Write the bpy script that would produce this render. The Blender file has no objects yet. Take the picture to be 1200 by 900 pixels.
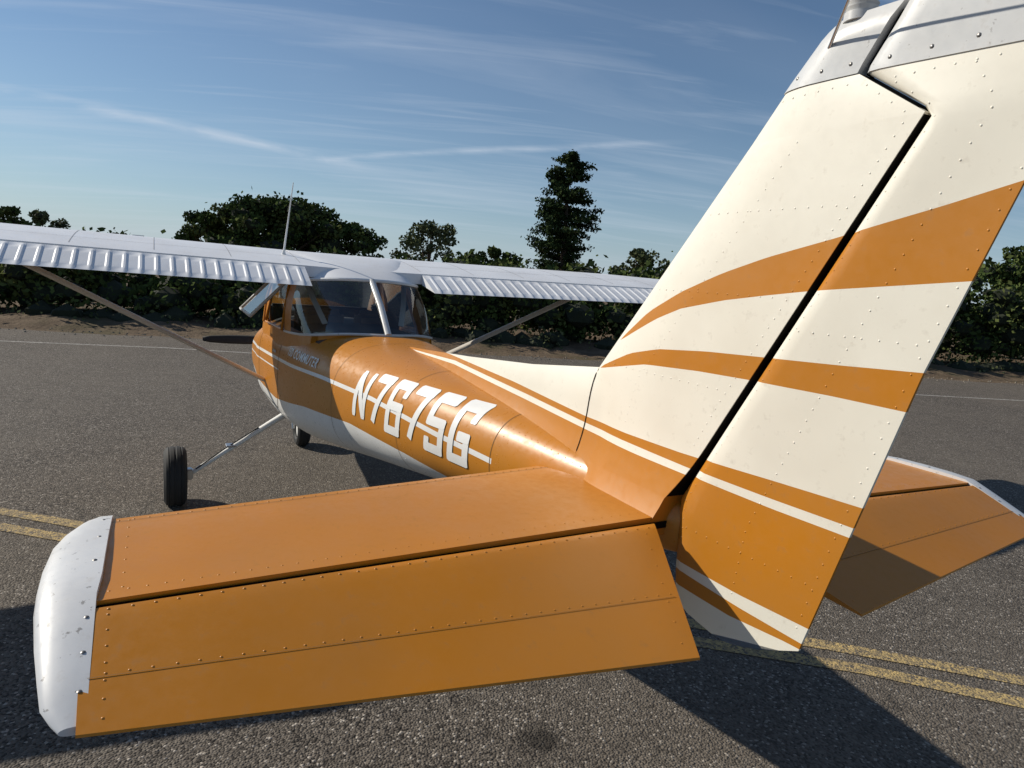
import bpy, numpy as np, math, random
from mathutils import Vector, Matrix
random.seed(7); rng=np.random.default_rng(7)
sc=bpy.context.scene
# ------------------------------------------------------------------ helpers
def link(o,parent=None):
    sc.collection.objects.link(o)
    if parent: o.parent=parent
    return o
def empty(name,loc=(0,0,0)):
    e=bpy.data.objects.new(name,None); e.empty_display_size=.3; e.location=loc
    return link(e)
def mesh(name,V,F,mats,parent=None,smooth=True,mi=None,sharp=None):
    me=bpy.data.meshes.new(name)
    me.from_pydata([tuple(map(float,v)) for v in V],[],[tuple(map(int,f)) for f in F])
    for m in (mats if isinstance(mats,(list,tuple)) else [mats]): me.materials.append(m)
    if mi is not None: me.polygons.foreach_set('material_index',np.array(mi,dtype=np.int32))
    me.polygons.foreach_set('use_smooth',[smooth]*len(me.polygons))
    me.update()
    if smooth and sharp:
        try: me.set_sharp_from_angle(angle=math.radians(sharp))
        except Exception: pass
    return link(bpy.data.objects.new(name,me),parent)
def grid_faces(nr,nc,wrap=False,off=0,flip=False):
    F=[]
    for i in range(nr-1):
        for j in range(nc if wrap else nc-1):
            a=off+i*nc+j;b=off+i*nc+(j+1)%nc;c=b+nc;d=a+nc
            F.append((a,d,c,b) if flip else (a,b,c,d))
    return F
def ip(x,pts):
    xs=[p[0] for p in pts]; ys=[p[1] for p in pts]
    if xs[0]>xs[-1]: xs=xs[::-1]; ys=ys[::-1]
    return float(np.interp(x,xs,ys))
class NT:
    def __init__(s,name):
        s.m=bpy.data.materials.new(name); s.m.use_nodes=True
        s.t=s.m.node_tree; s.t.nodes.clear()
        s.out=s.n('ShaderNodeOutputMaterial'); s.co=s.n('ShaderNodeTexCoord').outputs['Object']
    def n(s,k,**kw):
        x=s.t.nodes.new(k)
        for a,b in kw.items(): setattr(x,a,b)
        return x
    def L(s,a,b): s.t.links.new(a,b)
    def put(s,sock,v):
        if v is None: return
        if hasattr(v,'is_output') : s.L(v,sock)
        else: sock.default_value=v
    def math(s,op,a,b=None,c=None,clamp=False):
        x=s.n('ShaderNodeMath',operation=op); x.use_clamp=clamp
        s.put(x.inputs[0],a); s.put(x.inputs[1],b); s.put(x.inputs[2],c)
        return x.outputs[0]
    def noise(s,scale,detail=3,rough=.5,vec=None,dist=0):
        x=s.n('ShaderNodeTexNoise'); x.inputs['Scale'].default_value=scale; x.inputs['Detail'].default_value=detail
        x.inputs['Roughness'].default_value=rough; x.inputs['Distortion'].default_value=dist
        s.L(vec or s.co,x.inputs['Vector']); return x.outputs['Fac']
    def mapr(s,v,a,b,c=0,d=1):
        x=s.n('ShaderNodeMapRange'); s.L(v,x.inputs[0])
        for i,k in enumerate((a,b,c,d)): x.inputs[i+1].default_value=k
        return x.outputs[0]
    def mix(s,f,a,b,blend='MIX'):
        x=s.n('ShaderNodeMix',data_type='RGBA',blend_type=blend)
        s.put(x.inputs[0],f); s.put(x.inputs[6],a); s.put(x.inputs[7],b); return x.outputs[2]
    def sep(s,v=None):
        x=s.n('ShaderNodeSeparateXYZ'); s.L(v or s.co,x.inputs[0]); return x.outputs
    def bump(s,h,dist,strength=1,nrm=None):
        x=s.n('ShaderNodeBump'); x.inputs['Distance'].default_value=dist; x.inputs['Strength'].default_value=strength
        s.L(h,x.inputs['Height'])
        if nrm: s.L(nrm,x.inputs['Normal'])
        return x.outputs[0]
    def bsdf(s,col,rough=.5,metal=0,spec=.5,coat=0,nrm=None):
        x=s.n('ShaderNodeBsdfPrincipled'); s.put(x.inputs['Base Color'],col); s.put(x.inputs['Roughness'],rough)
        x.inputs['Metallic'].default_value=metal; x.inputs['Specular IOR Level'].default_value=spec
        if nrm: s.L(nrm,x.inputs['Normal'])
        s.L(x.outputs[0],s.out.inputs[0]); return x
    def curve(s,x,pts,x0=-1.,x1=7.,z0=.4,z1=2.6):
        c=s.n('ShaderNodeFloatCurve'); cm=c.mapping.curves[0]
        P=sorted(((p[0]-x0)/(x1-x0),(p[1]-z0)/(z1-z0)) for p in pts)
        if P[0][0]>0: P=[(0,P[0][1])]+P
        if P[-1][0]<1: P=P+[(1,P[-1][1])]
        cm.points[0].location=P[0]; cm.points[1].location=P[-1]
        for q in P[1:-1]: cm.points.new(*q)
        for q in cm.points: q.handle_type='VECTOR'
        c.mapping.update()
        s.L(s.mapr(x,x0,x1),c.inputs['Value'])
        return s.mapr(c.outputs[0],0,1,z0,z1)
ORANGE=(0.49,0.182,0.010,1); CREAM=(0.80,0.765,0.66,1); WHITE=(0.80,0.80,0.78,1)
def paint_finish(t,col,rough=.3,wave=.0016,chips=0):
    """weathered enamel on thin sheet metal"""
    g=t.noise(3.0,3,.6); g2=t.noise(38,3,.65)
    col=t.mix(t.mapr(g,.35,.75,0,.16),col,(.28,.20,.11,1))
    col=t.mix(t.mapr(g2,.60,.78,0,.20),col,(.20,.15,.09,1))
    if chips: col=t.mix(t.mapr(t.noise(55,4,.7),.64,.67,0,chips),col,(.20,.19,.18,1))
    r=t.mapr(g2,.3,.7,rough-.05,rough+.12)
    h=t.math('ADD',t.noise(2.6,1,.4),t.math('MULTIPLY',t.noise(120,0,.5),.0022))
    t.bsdf(col,r,spec=.42,nrm=t.bump(h,wave*10,.5))
    return t.m
def plain_paint(name,col,rough=.3,wave=.0016,chips=0): return paint_finish(NT(name),col,rough,wave,chips)
def simple(name,col,rough=.5,metal=0,spec=.5,nz=.15):
    t=NT(name); c=t.mix(t.mapr(t.noise(25,2,.6),.3,.7,0,nz),col,tuple(v*.45 for v in col[:3])+(1,))
    t.bsdf(c,rough,metal,spec); return t.m
m_orange=plain_paint('orange_paint',ORANGE,.34,.0026)
m_white=plain_paint('white_paint',WHITE,.38)
m_wing=plain_paint('wing_white_paint',(.76,.77,.79,1),.38,.002)
m_cap=plain_paint('fiberglass_cap_paint',(.58,.59,.59,1),.32,.0016,.5)
m_tip=plain_paint('weathered_tip_paint',(.60,.61,.62,1),.40,.003,.8)
m_strut=plain_paint('strut_paint',(.60,.56,.50,1),.4)
m_black=simple('black_rubber',(.018,.018,.018,1),.75)
m_dark=simple('dark_gap',(.008,.007,.006,1),.9,spec=.1)
m_seam=simple('seam_shadow_line',(.16,.09,.03,1),.8)  # dark strip colour painted as groove shade along skin seams and laps
m_int=simple('cabin_interior',(.06,.055,.05,1),.8)
m_belt=simple('seat_belt_webbing',(.55,.53,.48,1),.8)
m_metal=simple('bare_metal',(.55,.55,.56,1),.35,1)
m_screw=simple('screw_head',(.20,.19,.18,1),.4,.8)
S1u=[(1,1.3),(.34,1.655),(.322,1.671),(.205,1.754),(.071,1.817),(-.076,1.872),(-.204,1.911),(-.387,1.956),(-.579,2.009),(-.710,2.049),(-.9,2.105)]
S1l=[(1,1.4),(.34,1.655),(.321,1.662),(.165,1.735),(.063,1.772),(-.088,1.804),(-.219,1.824),(-.333,1.840),(-.523,1.861),(-.674,1.878),(-.9,1.90)]
S2u=[(1,1.3),(.43,1.556),(.418,1.564),(.264,1.624),(.132,1.653),(-.05,1.670),(-.218,1.679),(-.422,1.689),(-.604,1.700),(-.9,1.71)]
S2l=[(1,1.4),(.43,1.556),(.417,1.556),(.181,1.602),(-.028,1.615),(-.201,1.620),(-.413,1.621),(-.577,1.618),(-.9,1.61)]
S3=[(3,1.36),(2.25,1.395),(1.740,1.428),(1.004,1.411),(.477,1.387),(.224,1.385),(-.001,1.387),(-.291,1.397),(-.481,1.402),(-.9,1.41)]
TU=[(3,1.33),(2.25,1.385),(1.626,1.408),(.858,1.383),(.449,1.366),(.179,1.360),(-.039,1.355),(-.298,1.353),(-.464,1.354),(-.9,1.355)]
TL=[(3,1.33),(2.25,1.380),(1.622,1.391),(.855,1.363),(.446,1.346),(.175,1.337),(-.043,1.335),(-.302,1.330),(-.458,1.331),(-.9,1.331)]
def tail_mat():
    t=NT('tail_livery_paint'); X,Y,Z=t.sep()
    c=lambda P:t.curve(X,P)
    def band(up,lo): return t.math('MULTIPLY',t.math('LESS_THAN',Z,c(up)),t.math('GREATER_THAN',Z,c(lo)))
    o=t.math('MAXIMUM',band(S1u,S1l),band(S2u,S2l))
    low=t.math('LESS_THAN',Z,c(S3))
    thin=band(TU,TL)
    rud=t.math('LESS_THAN',X,.012)
    w2=band([(-.9,1.091),(-.442,1.091),(-.237,1.085),(-.026,1.09),(.5,1.1)],[(-.9,1.046),(-.438,1.048),(-.242,1.053),(-.044,1.066),(.5,1.07)])
    w3=t.math('LESS_THAN',Z,c([(-.9,1.035),(-.389,1.033),(-.219,1.019),(-.061,1.024),(.5,1.03)]))
    wl=t.math('MULTIPLY',rud,t.math('MAXIMUM',w2,w3))
    wl=t.math('MAXIMUM',thin,wl)
    low=t.math('MULTIPLY',low,t.math('SUBTRACT',1,wl))
    o=t.math('MAXIMUM',o,low,clamp=True)
    return paint_finish(t,t.mix(o,CREAM,ORANGE),.36,.0018)
m_tail=tail_mat()
BELLY=[(-.9,.9),(.6,.93),(1.2,.955),(1.56,.975),(2.17,.985),(2.9,.93),(3.7,.83),(4.4,.82),(6.2,.85)]
STR=[(-.9,1.12),(.8,1.13),(1.26,1.14),(1.92,1.168),(2.6,1.165),(3.8,1.125),(4.6,1.09),(6.2,1.0)]
def fus_mat():
    t=NT('fuselage_livery_paint'); X,Y,Z=t.sep()
    b=t.math('LESS_THAN',Z,t.curve(X,BELLY))
    d=t.math('ABSOLUTE',t.math('SUBTRACT',Z,t.curve(X,STR)))
    s=t.math('MULTIPLY',t.math('LESS_THAN',d,.011),t.math('GREATER_THAN',X,.85))
    d2=t.math('ABSOLUTE',t.math('SUBTRACT',t.math('ADD',Z,.075),t.curve(X,STR)))
    s2=t.math('MULTIPLY',t.math('LESS_THAN',d2,.005),t.math('GREATER_THAN',X,3.6))
    w=t.math('MAXIMUM',b,t.math('MAXIMUM',s,s2))
    return paint_finish(t,t.mix(w,ORANGE,WHITE),.30,.0020)
m_fus=fus_mat()
def glass_mat():
    t=NT('plexiglass'); tr=t.n('ShaderNodeBsdfTransparent'); tr.inputs[0].default_value=(.70,.74,.76,1)
    g=t.n('ShaderNodeBsdfGlossy'); g.inputs['Roughness'].default_value=.04; g.inputs[0].default_value=(.9,.93,.96,1)
    f=t.n('ShaderNodeLayerWeight'); f.inputs[0].default_value=.22
    mx=t.n('ShaderNodeMixShader'); t.L(t.math('ADD',t.math('MULTIPLY',f.outputs[0],.6),.07),mx.inputs[0]); t.L(tr.outputs[0],mx.inputs[1]); t.L(g.outputs[0],mx.inputs[2])
    t.L(mx.outputs[0],t.out.inputs[0]); return t.m
m_glass=glass_mat()
def pane_mat():
    t=NT('window_pane_reflective'); tr=t.n('ShaderNodeBsdfTransparent'); tr.inputs[0].default_value=(.8,.85,.9,1)
    g=t.n('ShaderNodeBsdfGlossy'); g.inputs['Roughness'].default_value=.05
    mx=t.n('ShaderNodeMixShader'); mx.inputs[0].default_value=.55; t.L(tr.outputs[0],mx.inputs[1]); t.L(g.outputs[0],mx.inputs[2]); t.L(mx.outputs[0],t.out.inputs[0]); return t.m
m_pane=pane_mat()

plane=empty('light_airplane')
# ------------------------------------------------------------------ fuselage
SEC=[(-.02,.035,1.10,1.235,2),(.15,.065,1.06,1.255,2),(.45,.115,1.0,1.285,2.1),(.9,.185,.93,1.318,2.2),(1.5,.28,.84,1.352,2.3),(2.1,.37,.755,1.380,2.45),
(2.74,.46,.67,1.40,2.8),(3.3,.515,.62,1.40,3.4),(4.0,.53,.585,1.40,3.6),(4.6,.53,.58,1.38,3.4),(5.05,.50,.59,1.32,3),(5.6,.46,.61,1.25,2.6),(5.95,.40,.66,1.18,2.4),(6.08,.25,.78,1.10,2)]
SX=np.array([s[0] for s in SEC]); SA=np.array([s[1:] for s in SEC])
def secat(x):
    x=min(max(x,SX[0]),SX[-1]); i=min(np.searchsorted(SX,x,side='right')-1,len(SX)-2); i=max(i,0)
    h=SX[i+1]-SX[i]; t=(x-SX[i])/h
    def sl(k):
        if k<=0: return (SA[1]-SA[0])/(SX[1]-SX[0])
        if k>=len(SX)-1: return (SA[-1]-SA[-2])/(SX[-1]-SX[-2])
        a=(SA[k]-SA[k-1])/(SX[k]-SX[k-1]); b=(SA[k+1]-SA[k])/(SX[k+1]-SX[k])
        return np.where(a*b>0,2*a*b/(a+b+1e-12),0)
    m0,m1=sl(i),sl(i+1)
    return SA[i]*(2*t**3-3*t*t+1)+m0*h*(t**3-2*t*t+t)+SA[i+1]*(3*t*t-2*t**3)+m1*h*(t**3-t*t)
def side_y(x,z):
    w,zb,zt,n=secat(x); zc=(zb+zt)/2; h=(zt-zb)/2
    q=min(abs((z-zc)/h),.9999); return w*(1-q**n)**(1/n)
xs=np.concatenate([np.linspace(-.02,.9,16),np.linspace(.95,5.0,60),np.linspace(5.1,6.08,16)])
NA=64; V=[];F=[]
for x in xs:
    w,zb,zt,n=secat(x); zc=(zb+zt)/2; h=(zt-zb)/2
    for k in range(NA):
        a=2*math.pi*k/NA; c,s=math.cos(a),math.sin(a)
        V.append((x,w*np.sign(c)*abs(c)**(2/n),zc+h*np.sign(s)*abs(s)**(2/n)))
F=grid_faces(len(xs),NA,True)
mi=[]
for f in F:
    p=np.mean([V[i] for i in f],axis=0)
    mi.append(1 if (2.95<p[0]<4.9 and p[2]>1.25 and abs(p[1])<.40) else 0)
F+= [tuple(range(NA))[::-1], tuple(range(len(xs)*NA-NA,len(xs)*NA))]; mi+=[0,0]
mesh('fuselage',V,F,[m_fus,m_int],plane,True,mi)
def seam_ring(x,wd=.003,off=.0012):
    V=[]
    for k in range(NA+1):
        a=2*math.pi*k/NA
        for dx in (-wd/2,wd/2):
            w,zb,zt,n=secat(x+dx); w+=off; zb-=off; zt+=off; zc=(zb+zt)/2; h=(zt-zb)/2
            c,s=math.cos(a),math.sin(a)
            V.append((x+dx,w*np.sign(c)*abs(c)**(2/n),zc+h*np.sign(s)*abs(s)**(2/n)))
    return V,[(2*k,2*k+1,2*k+3,2*k+2) for k in range(NA)]
V=[];F=[]
for x in (.86,1.62,2.42,5.07):
    v,f=seam_ring(x); o=len(V); V+=v; F+=[tuple(i+o for i in q) for q in f]
mesh('skin_seams',V,F,m_seam,plane)
def side_strip(name,pts,s,w,mat,lift=.0022):
    V=[];P=[]
    for (a,b) in zip(pts[:-1],pts[1:]):
        for k in range(8): P.append((a[0]+(b[0]-a[0])*k/8,a[1]+(b[1]-a[1])*k/8))
    P.append(pts[-1])
    for i,p in enumerate(P):
        q=P[min(i+1,len(P)-1)];r=P[max(i-1,0)];d=np.array(q)-np.array(r);d=d/np.linalg.norm(d);n=np.array([-d[1],d[0]])*w/2
        for g in (1,-1):
            x,z=p[0]+g*n[0],p[1]+g*n[1]; V.append((x,s*(side_y(x,z)+lift),z))
    mesh(name,V,[(2*i,2*i+1,2*i+3,2*i+2) for i in range(len(P)-1)],mat,plane)
for s in (1,-1):
    side_strip('door_gap',[(3.60,1.30),(3.62,.84),(3.70,.76),(4.44,.74),(4.52,.82),(4.56,1.28)],s,.008,m_dark)
    side_strip('door_handle',[(3.72,1.17),(3.84,1.17)],s,.018,m_metal,.006)
STK=.041
G={'N':[[(0,0),(0,1)],[(0,1),(1,0)],[(1,0),(1,1)]],
'7':[[(0,1),(1,1)],[(1,1),(.35,0)]],
'6':[[(1,1),(0,1)],[(0,1),(0,0)],[(0,0),(1,0)],[(1,0),(1,.54)],[(1,.54),(0,.54)],[(1,1),(1,.80)]],
'5':[[(1,1),(0,1)],[(0,1),(0,.54)],[(0,.54),(1,.54)],[(1,.54),(1,0)],[(1,0),(0,0)],[(0,0),(0,.16)]],
'G':[[(1,.78),(1,1)],[(1,1),(0,1)],[(0,1),(0,0)],[(0,0),(1,0)],[(1,0),(1,.45)],[(1,.45),(.55,.45)]]}
def number(side,name,mat):
    V=[];F=[];zz0,zz1=1.035,1.292; x0=2.10; adv=.192; cw=.112
    for i,ch in enumerate('N7675G'):
        for (a,b) in G[ch]:
            w=STK
            A=np.array([a[0]*cw,a[1]*(zz1-zz0-w)+w/2]); B=np.array([b[0]*cw,b[1]*(zz1-zz0-w)+w/2])
            d=(B-A)/np.linalg.norm(B-A); nrm=np.array([-d[1],d[0]])
            diag=abs(d[0])>.01 and abs(d[1])>.01
            vert=abs(d[0])<=.01
            e=(w/2-(.010 if vert else 0)) if not diag else 0
            A2=A-d*e;B2=B+d*e; N=14; o=len(V)
            for k in range(N+1):
                P=A2+(B2-A2)*k/N
                # slightly clipped stroke ends so the corners read as rounded
                edge=min(k,N-k); kk=1 if edge>0 or diag else .72
                for m in range(4):
                    q=P+nrm*(w/2)*(m/1.5-1)*kk
                    px=(i*adv+q[0]); z=zz0+q[1]
                    if diag: z=min(max(z,zz0),zz1)
                    x=x0-px if side>0 else x0-5*adv-cw+px
                    z2=z+.02*(x0-x)
                    V.append((x,side*(side_y(x,z2)+(.003 if vert else .0034 if diag else .0038)),z2))
            for k in range(N):
                for m in range(3):
                    F.append((o+k*4+m,o+k*4+m+1,o+k*4+m+5,o+k*4+m+4))
    mesh(name,V,F,mat,plane,True)
number(1,'registration_left',m_white); number(-1,'registration_right',m_white)
def small_text(txt,x0,z0,size,side,name):
    cu=bpy.data.curves.new(name,'FONT'); cu.body=txt; cu.size=size; cu.space_character=1.1; cu.offset=.0012
    tmp=bpy.data.objects.new('tmp',cu); sc.collection.objects.link(tmp)
    bpy.context.view_layer.update()
    me=bpy.data.meshes.new_from_object(tmp.evaluated_get(bpy.context.evaluated_depsgraph_get()))
    bpy.data.objects.remove(tmp)
    L=max(v.co.x for v in me.vertices)
    for v in me.vertices:
        x=(x0-v.co.x) if side>0 else (x0-L+v.co.x); z=z0+v.co.y
        v.co=(x,side*(side_y(x,z)+.005),z)
    me.materials.clear(); me.materials.append(m_white); me.name=name
    link(bpy.data.objects.new(name,me),plane)
for s in (1,-1): small_text('150 COMMUTER',3.34,1.20,.078,s,'cabin_lettering')
# ------------------------------------------------------------------ greenhouse
Rr=[(2.74,0,1.405),(2.82,.22,1.40),(3.05,.41,1.365),(3.40,.478,1.34),(3.58,.49,1.335),(4.38,.492,1.325),(4.55,.49,1.32),(5.0,.38,1.31),(5.10,0,1.325)]
Tr=[(3.16,0,1.735),(3.18,.20,1.73),(3.28,.355,1.715),(3.58,.405,1.70),(3.74,.415,1.70),(4.33,.42,1.72),(4.42,.42,1.73),(4.50,.33,1.79),(4.58,0,1.82)]
def ring(P): return P+[(x,-y,z) for x,y,z in P[-2:0:-1]]
def cr(P,sub):
    out=[];n=len(P);P=[np.array(p,float) for p in P]
    for i in range(n):
        a,b,c,d=P[i-1],P[i],P[(i+1)%n],P[(i+2)%n]
        l0=np.linalg.norm(b-a)+1e-6;l1=np.linalg.norm(c-b)+1e-6;l2=np.linalg.norm(d-c)+1e-6
        m1=((b-a)/l0*l1+(c-b)/l1*l0)/(l0+l1)*l1; m2=((c-b)/l1*l2+(d-c)/l2*l1)/(l1+l2)*l1
        for k in range(sub):
            t=k/sub; out.append(b*(2*t**3-3*t*t+1)+m1*(t**3-2*t*t+t)+c*(3*t*t-2*t**3)+m2*(t**3-t*t))
    return out
SUB=5
R1=cr(ring(Rr),SUB); T1=cr(ring(Tr),SUB)
R0=[(p[0]+(.10 if p[0]<3 else -.05 if p[0]>4.9 else 0),p[1]*1.035,p[2]-.16) for p in R1]
n=len(R1); rowsg=6; V=list(R0);
for i in range(rowsg):
    u=i/(rowsg-1); bul=.022*math.sin(math.pi*u)
    for a,b in zip(R1,T1):
        p=a+(b-a)*u; o_=np.array([p[0]-3.9,p[1]*2.0,0]); o_/=np.linalg.norm(o_); V.append(p+o_*bul)
F=[];mi=[]
for j in range(n):
    k=(j+1)%n; seg=j//SUB; kk=seg if seg<8 else 15-seg
    F.append((j,n+j,n+k,k)); mi.append(0)
    for r in range(rowsg-1):
        a=(r+1)*n
        F.append((a+j,a+n+j,a+n+k,a+k)); mi.append(0 if kk in (3,5) else 1)
mesh('cabin_windows',V,F,[m_orange,m_glass],plane,True,mi,sharp=50)
def tube(name,pts,rad,mat,parent=plane,seg=10,cap=True,flat=None):
    P=[Vector(p) for p in pts]; V=[];rr=rad if isinstance(rad,(list,tuple)) else [rad]*len(P)
    for i,p in enumerate(P):
        d=(P[min(i+1,len(P)-1)]-P[max(i-1,0)]).normalized()
        if flat:
            a=Vector(flat[0]); a=(a-d*a.dot(d)).normalized(); b=d.cross(a)
            ra,rb=rr[i]*flat[1],rr[i]
        else:
            a=d.orthogonal().normalized() if i==0 else (pa-d*pa.dot(d)).normalized(); b=d.cross(a); ra=rb=rr[i]; pa=a
        for k in range(seg):
            t=2*math.pi*k/seg; V.append(p+a*ra*math.cos(t)+b*rb*math.sin(t))
    F=grid_faces(len(P),seg,True)
    if cap: F+=[tuple(range(seg))[::-1],tuple(range((len(P)-1)*seg,len(P)*seg))]
    return mesh(name,V,F,mat,parent,True,sharp=50)
for s in (1,-1):
    half=[p for p in R1[:4*SUB+1]]; tube('rear_window_frame',[(p[0],s*p[1],p[2]+.002) for p in half],.009,m_cap,seg=6)
    half=[p for p in T1[:4*SUB+1]]; tube('rear_window_header',[(p[0]-.004,s*p[1],p[2]) for p in half],.012,m_white,seg=6)
    tube('door_window_frame',[(3.60,s*.506,1.345),(3.76,s*.432,1.69),(4.32,s*.436,1.71),(4.36,s*.508,1.335),(3.60,s*.506,1.345)],.010,m_orange,seg=6)
    tube('windshield_post',[(4.55,s*.49,1.32),(4.50,s*.475,1.53),(4.44,s*.42,1.74)],.018,m_orange,seg=8)
    tube('shoulder_belt',[(3.55,s*.36,1.70),(3.42,s*.32,1.56),(3.30,s*.27,1.42)],.004,m_belt,seg=6,flat=((0,1,0),5))
tube('rear_window_center_post',[(2.735,0,1.41),(2.925,0,1.583),(3.155,0,1.738)],.015,m_cap,seg=8,flat=((0,1,0),1.4))
wx0,wx1=3.80,4.36
V=[(wx0,.44,1.685),(wx1,.445,1.70),(wx1-.02,.70,1.43),(wx0-.06,.70,1.42)]
mesh('open_window_pane',V,[(0,1,2,3)],m_pane,plane,False)
tube('open_window_frame',V+[V[0]],.012,m_cap,seg=8)
def box(name,c,s,mat,parent=plane,bev=.02,rot=None):
    import bmesh
    bm=bmesh.new(); bmesh.ops.create_cube(bm,size=1); bmesh.ops.scale(bm,vec=s,verts=bm.verts)
    if bev: bmesh.ops.bevel(bm,geom=bm.edges[:],offset=bev,segments=3,affect='EDGES')
    if rot: bmesh.ops.rotate(bm,cent=(0,0,0),matrix=Matrix.Rotation(rot[0],3,rot[1]),verts=bm.verts)
    bmesh.ops.translate(bm,vec=c,verts=bm.verts)
    me=bpy.data.meshes.new(name); bm.to_mesh(me); bm.free(); me.materials.append(mat)
    me.polygons.foreach_set('use_smooth',[True]*len(me.polygons))
    try: me.set_sharp_from_angle(angle=math.radians(35))
    except Exception: pass
    return link(bpy.data.objects.new(name,me),parent)
m_seat=simple('seat_vinyl',(.16,.09,.05,1),.6)
for s in (1,-1): box('seat_back',(3.75,s*.22,1.32),(.10,.36,.36),m_seat,bev=.04,rot=(-.2,'Y'))
box('instrument_panel',(4.72,0,1.38),(.08,.86,.16),m_int,bev=.02)
box('headliner',(3.95,0,1.735),(1.05,.78,.02),m_int,bev=.005)
def wing_top_z(x): return ip(x,[(3.3,1.80),(3.6,1.852),(3.9,1.888),(4.15,1.900),(4.35,1.888),(4.5,1.862),(4.62,1.80)])
V=[];nr=16;nc=17
for i in range(nr):
    u=i/(nr-1)
    for j in range(nc):
        v=-1+2*j/(nc-1); yy=.425*v
        xr=3.150+.40*abs(v)**4*.9; x=xr+(4.0-xr)*u
        zr=1.742-.03*abs(v)**3
        z=zr+(wing_top_z(4.0)+.012-zr)*(1-(1-u)**2.2)
        V.append((x,yy,z))
F=grid_faces(nr,nc,flip=True)
o=len(V)
for i in range(nr):
    for s_ in (0,nc-1):
        x,y,z=V[i*nc+s_]; V.append((x,y,1.69))
for i in range(nr-1):
    F.append((i*nc,(i+1)*nc,o+2*(i+1),o+2*i)); F.append((i*nc+nc-1,o+2*i+1,o+2*i+3,(i+1)*nc+nc-1))
mesh('cabin_roof_fairing',V,F,m_wing,plane,True,sharp=50)
# ------------------------------------------------------------------ wings
def airfoil(n=18,t=.12,m=.02,p=.4,cut=0):
    up=[];lo=[]
    for i in range(n+1):
        x=(1-math.cos(math.pi*i/n))/2
        x=x*(1-cut)
        yt=5*t*(.2969*math.sqrt(x)-.126*x-.3516*x*x+.2843*x**3-.1036*x**4)
        yc=m/p/p*(2*p*x-x*x) if x<p else m/(1-p)**2*(1-2*p+2*p*x-x*x)
        up.append((x,yc+yt));lo.append((x,yc-yt))
    return up,lo
def wing_section(y):
    a=abs(y); c=1.58 if a<2.6 else 1.58-(a-2.6)/2.4*.46
    le=4.62-(0 if a<2.6 else (a-2.6)/2.4*.10)
    z=1.735+.012*a; return le,c,z
CUTF=.178
def wpt(y,xc,zc):
    le,c,z=wing_section(y)
    return (le-xc*c, y, z+ (1-xc)*c*.040 + zc*c)
up,lo=airfoil(18,cut=CUTF)
AF60=airfoil(60)
def wtop(y,x):
    le,c,z=wing_section(y); xc=(le-x)/c
    return wpt(y,xc,ip(xc,AF60[0]))[2]
m_wlap=simple('wing_lap_shadow',(.34,.34,.35,1),.7)
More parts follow.
